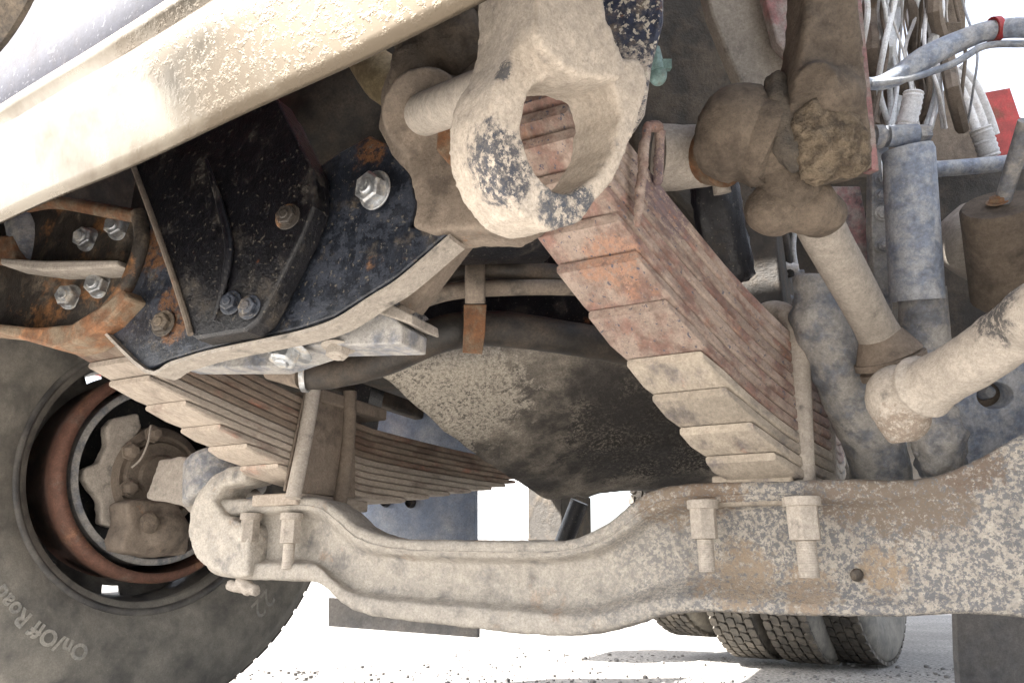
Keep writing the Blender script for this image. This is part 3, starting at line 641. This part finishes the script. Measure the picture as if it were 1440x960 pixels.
# ------------------------------------------------------------------ mud caked steering linkage on the right
stg = part('steering_gear', P(1120, 190, .8), 'steering joint buried in brown mud')
jh = [P(1016, 183, .81), P(1022, 184, .805), P(1030, 186, .80), P(1044, 189, .80), P(1046, 190, .80), P(1080, 198, .79), P(1082, 199, .79), P(1094, 202, .785), P(1100, 203, .78), P(1120, 208, .775)]
mk('joint_housing', tube(jh, [.036, .049, .0515, .052, .047, .051, .049, .0485, .038, .030], 56, 4), 'mud', stg, 'round housing smothered in mud', disp=.005, dscale=.03, disp2=.003, d2=.01)
mk('joint_neck', join(blob(P(1112, 262, .79), .033, .03, .03), blob(P(1100, 240, .79), .03, .02, .03)), 'mud', stg, remesh=.004, sm=2, disp=.004, dscale=.03)
mk('boot', tube([P(1088, 108, .775), P(1098, 150, .762), P(1108, 200, .752), P(1128, 240, .75)], [.010, .016, .018, .008], 18, 5), 'engine', stg, 'torn grey rubber boot', disp=.008, dscale=.012, sub=1)
blk = [(1138, -60), (1128, 60), (1118, 110), (1110, 160), (1116, 195), (1136, 235), (1150, 256), (1232, 236), (1226, 170), (1216, 70), (1206, -60)]
mk('drop_arm', join(prism([P(x, y, .74) for x, y in blk], F_ * .06), tube([P(1148, 115, .73), P(1148, 115, .78)], .020, 20), blob(P(1165, 135, .75), .035, .03, .025)), 'mud', stg, 'thick arm coated in smooth mud', remesh=.004, sm=5, disp=.005, dscale=.04)
mk('mud_crust', join(blob(P(1165, 200, .745), .040, .037, .02), blob(P(1140, 185, .74), .02, .03, .015), blob(P(1180, 225, .745), .033, .018, .016), blob(P(1150, 235, .745), .02, .018, .014)), 'crust', stg, 'knobbly crust of dried mud', remesh=.0028, sm=1, disp=.013, dscale=.011, disp2=.006, d2=.03)
mk('pink_edge', prism([P(x, y, .79) for x, y in [(1190, -60), (1205, -60), (1236, 240), (1226, 238)]], F_ * .02), 'pinkpaint', stg)
mk('ball_joint', join(blob(P(1088, 295, .80), .031, .029, .03), blob(P(1135, 290, .80), .033, .031, .03), blob(P(1110, 262, .80), .03, .02, .028), blob(P(1088, 315, .80), .02, .014, .02), blob(P(1150, 300, .81), .03, .026, .03)), 'mud', stg, 'lobed ball joint caked in mud', remesh=.004, sm=4, disp=.004, dscale=.03)
mk('shaft', tube([P(925, 222, .86), P(960, 222, .86), P(1003, 218, .85)], [.038, .037, .034], 24, 3), 'tan', stg, 'stubby shaft with cracked dust', disp=.004, dscale=.03)
mk('seal', tube([P(1000, 217, .84), P(1022, 217, .82)], [.034, .036], 24), 'rust', stg, 'rusty orange seal ring')
mk('grease_cap', tube([P(1012, 248, .84), P(1016, 272, .84)], [.009, .010], 12), 'tan', stg)
dl = mk('drag_link', tube([P(1142, 295, .82), P(1160, 330, .84), P(1228, 455, .92), P(1240, 478, .93)], [.026, .0255, .0245, .028], 28, 5), 'tan', truck, 'tan drag link rod with flecks of rust', disp=.003, dscale=.03)
mk('link_cup', join(tube([P(1238, 470, .93), P(1250, 500, .93)], [.026, .040], 28, 3), lathe([(.036, -.006), (.042, -.004), (.042, .004), (.036, .006)], P(1252, 507, .93), (P(1262, 540, .93) - P(1240, 470, .93)), 32, True), lathe([(.034, -.006), (.039, -.004), (.039, .004), (.034, .006)], P(1257, 522, .93), (P(1262, 540, .93) - P(1240, 470, .93)), 32, True)), 'brown', dl, 'flared dust cup')
tr = mk('tie_rod', join(tube([P(1640, 322, .60), P(1475, 430, .66), P(1440, 455, .70), P(1370, 505, .76), P(1290, 550, .84), P(1265, 562, .86)], [.0285, .0285, .0285, .0285, .031, .029], 28, 5), blob(P(1264, 560, .86), .036, .040, .036), blob(P(1270, 588, .86), .030, .028, .03), tube([P(1262, 590, .86), P(1272, 618, .86)], [.024, .017], 12), lathe([(.030, -.006), (.037, -.004), (.037, .004), (.030, .006)], P(1300, 543, .825), (P(1370, 505, .76) - P(1290, 550, .84)), 28, True)), 'tan2' if 'tan2' in M else 'tan', truck, 'thick tan tie rod with a black bare patch', remesh=.0035, sm=5, disp=.004, dscale=.03)
M['tierod'] = dirt('tie rod dust', (.12, .11, .10), dust=TAN, da=.9, ra=.05, sc=24, rb=.7, bump=.6, spots=[(P(1405, 430, .70), .035, (.06, .06, .065), 1.8), (P(1270, 600, .85), .032, (.24, .19, .15), 2.2), (P(1300, 543, .82), .018, (.26, .21, .165), 2.2)])
tr.data.materials[0] = M['tierod']
mk('cotter_pin', tube([P(1252, 618, .85), P(1286, 606, .85)], .0022, 8), 'tan', tr)
# grey lever with round cap
lv_ = mk('steering_lever', join(tube([P(1150, 385, 1.0), P(1152, 440, 1.0)], [.032, .034], 28, 2), tube([P(1150, 430, 1.0), P(1160, 470, 1.0), P(1190, 540, 1.0), P(1230, 630, 1.02), P(1240, 680, 1.03)], [.040, .040, .038, .040, .04], 14, 4), blob(P(1172, 448, .99), .016, .012, .012), blob(P(1135, 450, .99), .018, .012, .012)), 'grey_dust', truck, 'blue grey lever arm with a round cap', remesh=.005, sm=3, disp=.007, dscale=.03)

# shock absorber
sh = part('shock_absorber', P(1285, 310, 1.0), 'blue grey dusty shock absorber')
mk('upper_tube', tube([P(1276, 208, 1.0), P(1277, 214, 1.0), P(1290, 422, 1.0)], [.030, .0325, .0335], 32), 'blue_dust', sh, 'scuffed blue grey outer tube')
mk('lower_tube', tube([P(1296, 405, 1.02), P(1302, 500, 1.02)], [.030, .032], 28), 'grey_dust', sh)
mk('top_eye', tube([P(1247, 192, 1.0), P(1288, 190, 1.0)], .0145, 20), 'blue_dust', sh)
mk('mount_bolt', join(tube([P(1225, 192, 1.0), P(1300, 190, 1.0)], .009, 12), tube([P(1290, 189, 1.0), P(1305, 188, 1.0)], .013, 6), tube([P(1228, 193, 1.0), P(1240, 193, 1.0)], .016, 14)), 'grey_dust', sh)
# frame behind the shock
rr_ = part('right_frame', P(1200, 350, 1.1), 'flaked rail with pink and white paint on the right')
mk('rail_plate', prism([P(x, y, 1.08) for x, y in [(1228, 195), (1250, 195), (1254, 300), (1256, 440), (1232, 440), (1226, 320)]], F_ * .02), 'grey_dust', rr_, smooth=False, bevel=.002)
mk('rail_plate', prism([P(x, y, 1.12) for x, y in [(1168, 262), (1210, 262), (1232, 380), (1250, 470), (1215, 470), (1180, 330)]], F_ * .05), 'pinkpaint', rr_, smooth=False, bevel=.002)
mk('rail_gusset', prism([P(x, y, .95) for x, y in [(985, -40), (1110, -40), (1126, 60), (1118, 110), (1092, 125), (1045, 125), (1020, 70), (1000, 20)]], F_ * .03), 'tan', rr_, 'pale dusty gusset', smooth=False, bevel=.004)
mk('rail_gusset', prism([P(x, y, .93) for x, y in [(1066, -40), (1150, -40), (1138, 40), (1118, 88), (1092, 60)]], F_ * .02), 'pinkpaint', rr_, 'scratched pink painted gusset', smooth=False, bevel=.003)
for y in (250, 275, 300, 345): bolt(P(1240, y, 1.078), -F_, .008, rr_, 'grey_dust', 'bolt')
mk('strip', prism([P(x, y, 1.15) for x, y in [(1218, 345), (1232, 345), (1250, 450), (1238, 450)]], F_ * .01), 'cable_w', rr_)

# right knuckle plate, muddy boss, chamber
kp = part('right_knuckle', P(1390, 590, .95), 'blue grey knuckle plate with a round hole')
outer = [(1345, 530), (1400, 500), (1480, 470), (1520, 560), (1480, 660), (1400, 680), (1340, 680), (1344, 600)]
hole = [(1400 + 26 * math.cos(k / 24 * 6.283), 556 + 19 * math.sin(k / 24 * 6.283)) for k in range(24)]
mk('plate', ringprism([P(x, y, 1.0) for x, y in outer], [P(x, y, 1.0) for x, y in hole], F_ * .03), 'blue_dust', kp, smooth=False, bevel=.002)
mk('plug', lathe([(0, .002), (.007, .002), (.008, 0), (.012, -.012)], P(1392, 551, 1.03), -F_, 20), 'blue_dust', kp)
mk('plug_seat', prism([P(x, y, 1.045) for x, y in [(1360, 520), (1440, 520), (1440, 600), (1360, 600)]], F_ * .01), 'brown', kp)
mk('boss', join(blob(P(1320, 620, .97), .035, .05, .03), blob(P(1318, 590, .98), .025, .03, .03), blob(P(1325, 655, .98), .032, .03, .03)), 'grey_dust', kp, 'grey lump of caked mud', remesh=.004, sm=2, disp=.014, dscale=.02)
ch = part('brake_chamber', P(1390, 340, 1.0), 'round air brake chamber in brown and cream')
mk('dome', tube([P(1345, 385, 1.05), P(1372, 355, 1.04), P(1400, 330, 1.04)], [.03, .062, .062], 36, 5), 'tan', ch, 'cream dusty dome', sub=1)
mk('can', lathe([(0, .0), (.040, .0), (.043, -.004), (.043, -.13), (.034, -.14), (0, -.14)], P(1405, 287, .92), (P(1402, 260, .92) - P(1412, 360, .96)), 36), 'mud', ch, 'brown can with flat lid')
bolt(P(1402, 284, .918), (P(1402, 260, .92) - P(1412, 360, .96)), .009, ch, 'rust', 'bolt')
mk('rod', tube([P(1410, 283, .92), P(1420, 250, .90), P(1445, 170, .86)], [.009, .0095, .010], 16), 'grey_dust', ch)
mk('cross_pipe', tube([P(1305, 236, 1.2), P(1370, 234, 1.2), P(1800, 190, 1.2)], .013, 18, 3), 'blue_dust', truck, 'blue grey cross pipe')
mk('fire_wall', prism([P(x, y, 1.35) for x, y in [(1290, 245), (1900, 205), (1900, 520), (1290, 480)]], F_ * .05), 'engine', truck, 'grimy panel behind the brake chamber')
mk('inner_fender', prism([P(x, y, 1.45) for x, y in [(1210, 180), (1240, 150), (1300, 125), (1350, 130), (1380, 160), (1390, 245), (1210, 245)]], F_ * .03), 'brown', truck, 'tan dusted inner fender')
mk('red_panel', prism([P(x, y, 1.5) for x, y in [(1368, 118), (1376, 132), (1420, 124), (1434, 165), (1500, 190), (1850, 180), (1850, 240), (1380, 250), (1372, 180)]], F_ * .03), 'red', truck, 'red fender panel in the sun')

# ------------------------------------------------------------------ oil pan, hoses and cross pieces
A_, B_, C_, D_ = P(538, 527, 1.27), P(1015, 500, 1.32), P(772, 702, 1.62), P(1015, 692, 1.64)
pn = []
for i in range(29):
    u = i / 28; e0_ = A_.lerp(C_, u); e1_ = B_.lerp(D_, u); row = [e0_ + V((.004, .01, .16)), e0_ + V((-.006, .004, .05)), e0_ + V((-.002, 0, .012))]
    for k in range(25):
        v = k / 24; p = e0_.lerp(e1_, v); rib = .006 * math.exp(-((v - .22) / .03) ** 2) + .005 * math.exp(-((u - .55) / .02) ** 2)
        row.append(p + V((0, 0, .012 * math.sin(math.pi * v) - .016 * math.sin(math.pi * u) - rib)))
    pn.append(row)
pn.insert(0, [p + V((0, .004, .05)) for p in pn[0]]); pn.append([p + V((0, .012, .03)) for p in pn[-1]]); pn.append([p + V((0, .03, .25)) for p in pn[-1]])
mk('oil_pan', grid(pn), 'pan', truck, 'deep black oil pan smeared with pale mud', auto=False, solid=.004, disp=.010, dscale=.05)
eb = part('engine', (-.45, 1.9, .9), 'dark grimy engine block and front cross piece')
mk('front_cover', prism([PY(x, y, 1.25) for x, y in [(560, 250), (900, 250), (1010, 330), (1010, 505), (900, 498), (700, 500), (560, 500)]], (0, .05, 0)), 'blk_dark', eb, smooth=False, bevel=.004)
mk('block', box((-.47, 2.3, 1.10), (.30, 0, 0), (0, 1.0, 0), (0, 0, .38)), 'engine', eb, bevel=.02)
mk('drum_pulley', tube([P(600, 300, 1.0), P(760, 300, 1.05)], .07, 20), 'blk_dark', eb)
for x, y in ((745, 358), (790, 388), (700, 395)): bolt(PY(x, y, 1.248), (0, -1, -.2), .012, eb, 'rusty_blk', 'bolt')
mk('coolant_hose', tube([P(425, 527, 1.10), P(470, 525, 1.10), P(540, 505, 1.10), P(620, 470, 1.10), P(690, 462, 1.12), P(780, 472, 1.14), P(880, 490, 1.18)], [.021, .022, .025, .027, .027, .026, .026], 24, 6), 'hose', truck, 'thick black rubber hose sagging across the frame', disp=.002, dscale=.02)
mk('hose_band', lathe([(.023, -.004), (.026, -.004), (.026, .004), (.023, .004)], P(430, 527, 1.10), R_, 28, True), 'zinc', truck, 'steel hose band')
mk('hose_neck', tube([P(380, 520, 1.14), P(428, 528, 1.11)], [.015, .021], 18, 2), 'brown', truck)
mk('return_pipe', tube([P(560, 440, 1.08), P(600, 420, 1.08), P(650, 408, 1.09), P(740, 404, 1.1), P(830, 404, 1.12)], [.010, .012, .0125, .012, .013], 16, 5), 'pipe', truck, 'dusty pale metal pipe')
mk('braided_hose', tube([P(590, 398, 1.11), P(650, 382, 1.11), P(740, 380, 1.11), P(830, 392, 1.12)], .014, 14, 5), 'hose', truck, 'braided black hose')
st_ = part('hose_strap', P(668, 430, 1.06), 'rust stained hanger strap holding the hoses')
mk('strap', prism([P(x, y, 1.06) for x, y in [(652, 428), (684, 428), (682, 470), (678, 498), (650, 496), (652, 460)]], F_ * .006), 'rust', st_, 'rusty flat strap', bevel=.001)
rows = [[P(655, y, t), P(660, y, t - .004), P(678, y, t - .004), P(681, y, t)] for y, t in ((368, 1.07), (380, 1.055), (395, 1.045), (410, 1.045), (426, 1.055))]
mk('strap_loop', grid(srows(rows, 4)), 'pipe', st_, 'pale curved strap loop', solid=.004, auto=False)
# left brace and blue plate behind
mk('mount_post', prism([PY(x, y, 1.35) for x, y in [(500, 530), (524, 535), (512, 600), (495, 620)]], (0, .05, 0)), 'blk_dark', truck, 'black mounting post')
bp = [(536, 530), (560, 545), (640, 612), (668, 625), (668, 760), (400, 760), (380, 540), (440, 535)]
bpo = mk('battery_box_plate', prism([PY(x, y, 1.95) for x, y in bp], (0, .02, 0)), 'blueplate', truck, 'blue grey plate with round holes behind the left spring', smooth=False, bevel=.002)
for x, y, r in ((650, 608, .022), (578, 706, .018), (543, 704, .02), (580, 555, .008)):
    mk('plate_hole', lathe([(r * .8, .012), (r, .003), (r, 0), (r * .9, .001), (r * .5, .001), (0, .001)], PY(x, y, 1.948), (0, -1, 0), 20), 'blk_dark', bpo)
mk('white_tank', prism([PY(x, y, 3.4) for x, y in [(668, 678), (745, 660), (745, 760), (668, 760)]], (0, .5, 0)), 'white', truck, 'white painted tank end lit by the sun', bevel=.01)
mk('box_end', prism([PY(x, y, 2.5) for x, y in [(742, 672), (790, 690), (790, 760), (742, 760)]], (0, .3, 0)), 'engine', truck, 'pale grey tool box end', smooth=False, bevel=.004)
mk('rear_link', tube([PY(790, 770, 2.3), PY(815, 705, 2.3)], .03, 12), 'blk_dark', truck)
mk('skid_plate', prism([PY(x, y, 1.25) for x, y in [(462, 840), (672, 860), (671, 896), (462, 880)]], (0, .01, 0)), 'flap', truck, 'grey blue plate hanging below the axle', smooth=False)
mk('mud_flap', prism([P(x, y, 1.55) for x, y in [(1344, 800), (1520, 800), (1520, 1100), (1358, 1040), (1348, 930)]], F_ * .02), 'flap', truck, 'grey dusty mud flap behind the axle', disp=.01, dscale=.05)

# body above: cab floor, right rail, hood sides (shade the underside)
mk('cab_floor', join(box((-.75, 3.2, 1.35), (.85, 0, 0), (0, 1.5, 0), (0, 0, .03)), box((-.515, 5.5, 1.15), (.9, 0, 0), (0, 3.0, 0), (0, 0, .04))), 'engine', truck, 'underside of the cab')
mk('frame_rail', box((-.13, 3.6, .80), (.04, 0, 0), (0, 2.5, 0), (0, 0, .12)), 'engine', truck, bevel=.004)
mk('left_fender', prism([(-1.9, .5, 1.15), (-1.9, .9, 1.35), (-1.9, 1.5, 1.35), (-1.9, 1.95, 1.1), (-1.9, 1.98, 1.15), (-1.9, 1.5, 1.42), (-1.9, .85, 1.42), (-1.9, .42, 1.15)], (.95, 0, 0)), 'red', truck, 'left wheel arch')
hd_ = part('hood', (-.5, 1.0, 1.6), 'hood and grille above the bumper, unseen, added to block the sun')  # out of view; placed and sized to keep direct sun off the underside
mk('grille', box((-.515, .38, 1.30), (.78, 0, 0), (0, .02, 0), (0, 0, .56)), 'blk_dark', hd_, bevel=.01)
mk('hood_top', box((-.62, 1.25, 1.9), (.66, 0, 0), (0, .85, 0), (0, 0, .03)), 'red', hd_, bevel=.02)
mk('hood_side', box((-1.27, 1.25, 1.32), (.02, 0, 0), (0, .85, 0), (0, 0, .56)), 'engine', hd_, bevel=.01)
mk('fender_sun_block', box((-1.89, 1.75, 1.12), (.01, 0, 0), (0, .65, 0), (0, 0, .30)), 'red', truck, bevel=.004)  # unseen panel added to keep sun off the plate behind the left spring
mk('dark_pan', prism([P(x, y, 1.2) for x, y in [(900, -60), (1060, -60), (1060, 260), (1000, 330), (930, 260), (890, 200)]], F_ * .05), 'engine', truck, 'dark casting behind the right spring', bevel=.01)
mk('oil_hose', tube([P(1000, 230, 1.0), P(1010, 300, 1.0), P(1030, 400, 1.02)], .032, 20, 4), 'blk_dark', truck, 'glossy black corrugated hose', disp=.01, dscale=.008, sub=1)

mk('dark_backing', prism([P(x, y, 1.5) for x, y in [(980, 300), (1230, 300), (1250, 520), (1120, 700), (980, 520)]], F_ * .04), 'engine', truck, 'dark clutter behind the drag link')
for pts, r, m_ in (([(1030, 350), (1060, 362), (1120, 378)], .009, 'cable_w'), ([(1035, 372), (1080, 385), (1130, 384)], .006, 'grey_dust'), ([(1095, 300), (1103, 345), (1112, 390)], .008, 'hose'), ([(1020, 400), (1070, 402), (1120, 425)], .007, 'grey_dust'),
                   ([(1060, 390), (1066, 420), (1062, 450)], .010, 'blue_dust'), ([(1120, 310), (1116, 350), (1124, 395)], .004, 'white'), ([(1000, 255), (1020, 330), (1042, 420)], .012, 'blk_dark'), ([(960, 262), (1000, 300), (1060, 380)], .009, 'leaf_l')):
    mk('pipe', tube([P(x, y, 1.25) for x, y in pts], r, 12, 6), m_, truck)
# ------------------------------------------------------------------ rear wheels
TRB = M['rubber_b']
def rear_wheel(px, py, t, heading, R=.50, w_=.215, lift=0, lab=''):
    b = P(px, py, t); 
    g = part('rear_wheel', V((b.x, b.y, b.z + R)), lab)
    o = V((b.x, b.y, b.z + R)); axd = V((math.cos(heading), math.sin(heading), 0)); fw = V((-axd.y, axd.x, 0)); uu = V((0, 0, 1)); h = w_ / 2
    pr = [(.27, h - .02), (.30, h), (.38, h + .012), (.44, h + .006), (.475, h - .006), (.488, h - .02), (.492, 0), (.488, -h + .02), (.475, -h + .006), (.44, -h - .006), (.38, -h - .012), (.30, -h), (.27, -h + .02), (.26, 0)]
    mk('tyre', lathe(pr, o, axd, 72, True), 'rubber', g, auto=False)
    lv = []
    for row in range(5):
        a0 = (row - 2) * .041
        for k in range(54):
            tt = 2 * math.pi * (k + (row % 2) * .5) / 54; d = fw * math.cos(tt) + uu * math.sin(tt); tg = -fw * math.sin(tt) + uu * math.cos(tt)
            sk = .35 if row in (1, 3) else 0
            lv.append(prism([o + d * .487 + axd * (a0 + aa) + tg * (bb2 + sk * aa) for aa, bb2 in ((-.016, -.019), (-.006, -.025), (.006, -.025), (.016, -.019), (.016, .019), (.006, .024), (-.006, .024), (-.016, .019))], d * .015))
    mk('tread', join(*lv), 'rubber_b', g, kind='stuff', smooth=False)
    mk('rim', lathe([(.285, h - .005), (.28, h + .004), (.27, h - .005), (.255, h - .04), (.24, h - .13), (.15, h - .15), (.11, h - .10), (.10, h - .05), (0, h - .04)], o, axd, 48), 'brown', g, auto=False)
    return g
rear_wheel(985, 893, 3.9, math.radians(-16), lab='raised lift axle wheel hanging above the ground')
rear_wheel(1072, 924, 3.62, math.radians(-10), lab='rear wheel in shade with coarse tread')
rear_wheel(1148, 931, 3.50, math.radians(-11), lab='rear wheel with sunlit tread blocks')
rear_wheel(1222, 932, 3.52, math.radians(-14), lab='rear wheel showing its dished rim')

# ------------------------------------------------------------------ engine bay hoses and wires on the far right
hb = part('wiring', P(1300, 90, 1.3), 'bundle of pale cables and sleeves glaring in the sun')
mk('loom', tube([P(1180, 105, .95), P(1225, 118, 1.0), P(1260, 108, 1.0), P(1300, 82, 1.0), P(1350, 58, 1.0), P(1400, 42, .98), P(1480, 42, .95), P(1700, 70, .95)], [.006, .008, .013, .016, .014, .0125, .0125, .0125], 16, 6), 'blue_dust', hb, 'thick grey loom')
mk('cable', tube([P(1225, 118, .99), P(1280, 110, .99), P(1340, 90, .98), P(1385, 65, .98), P(1440, 62, .96), P(1480, 60, .95)], .0045, 10, 6), 'blue_dust', hb)
mk('cable_tie', lathe([(.0135, -.004), (.0165, -.004), (.0165, .004), (.0135, .004)], P(1399, 42, .98), (P(1420, 40, .98) - P(1390, 44, .98)), 20, True), 'red', hb, 'red cable tie')
for i in range(46):
    x0 = random.uniform(1205, 1345); y0 = -40; t0 = random.uniform(1.2, 1.6)
    pts = []; x = x0; 
    for k in range(5):
        pts.append(P(x, y0 + k * 55, t0 + random.uniform(-.05, .05))); x += random.uniform(-16, 20)
    mk('cable', tube(pts, random.choice([.002, .003, .003, .005, .008, .012]), 8, 5), random.choice(['cable_w', 'cable_w', 'cable_w', 'white', 'white', 'blue_dust', 'mud', 'brown']), hb)
for i in range(3):
    x = 1325 + i * 12
    mk('cable', tube([P(x, 95, 1.3), P(x + 22, 120, 1.3), P(x + 40, 160, 1.3), P(x + 50, 190, 1.3)], .008, 10, 5), 'cable_w', hb)
def conv(pts, r, n):
    pp = cr(pts, n); return tube(pp, [r * (1 + .10 * (k % 2)) for k in range(len(pp))], 16)
mk('corrugated_sleeve', conv([P(1378, 180, 1.28), P(1385, 200, 1.28), P(1392, 222, 1.28)], .016, 7), 'cable_w', hb)
mk('corrugated_sleeve', conv([P(1285, 130, 1.15), P(1280, 155, 1.15), P(1272, 182, 1.15)], .014, 8), 'cable_w', hb)
mk('connector', box(P(1333, 50, 1.3), R_ * .014, U_ * .016, F_ * .02), 'mud', hb, bevel=.003)
mk('connector', box(P(1327, 18, 1.35), R_ * .03, U_ * .04, F_ * .02), 'mud', hb, bevel=.006)

# ------------------------------------------------------------------ pebbles on the yard
pv = []
for i in range(1300):
    x = random.uniform(-2.2, .6); y = random.uniform(1.6, 4.2); r = random.uniform(.002, .007) * random.choice([1, 1, 1, 2])
    pv.append(blob((x, y, gz(y) + r * .4), r, r * .7, r, (V((1, 0, 0)), V((0, 0, 1)), V((0, 1, 0))), 6))
g = mk('gravel', join(*pv), 'flap', None, 'loose dark pebbles scattered on the yard'); g['kind'] = 'stuff'
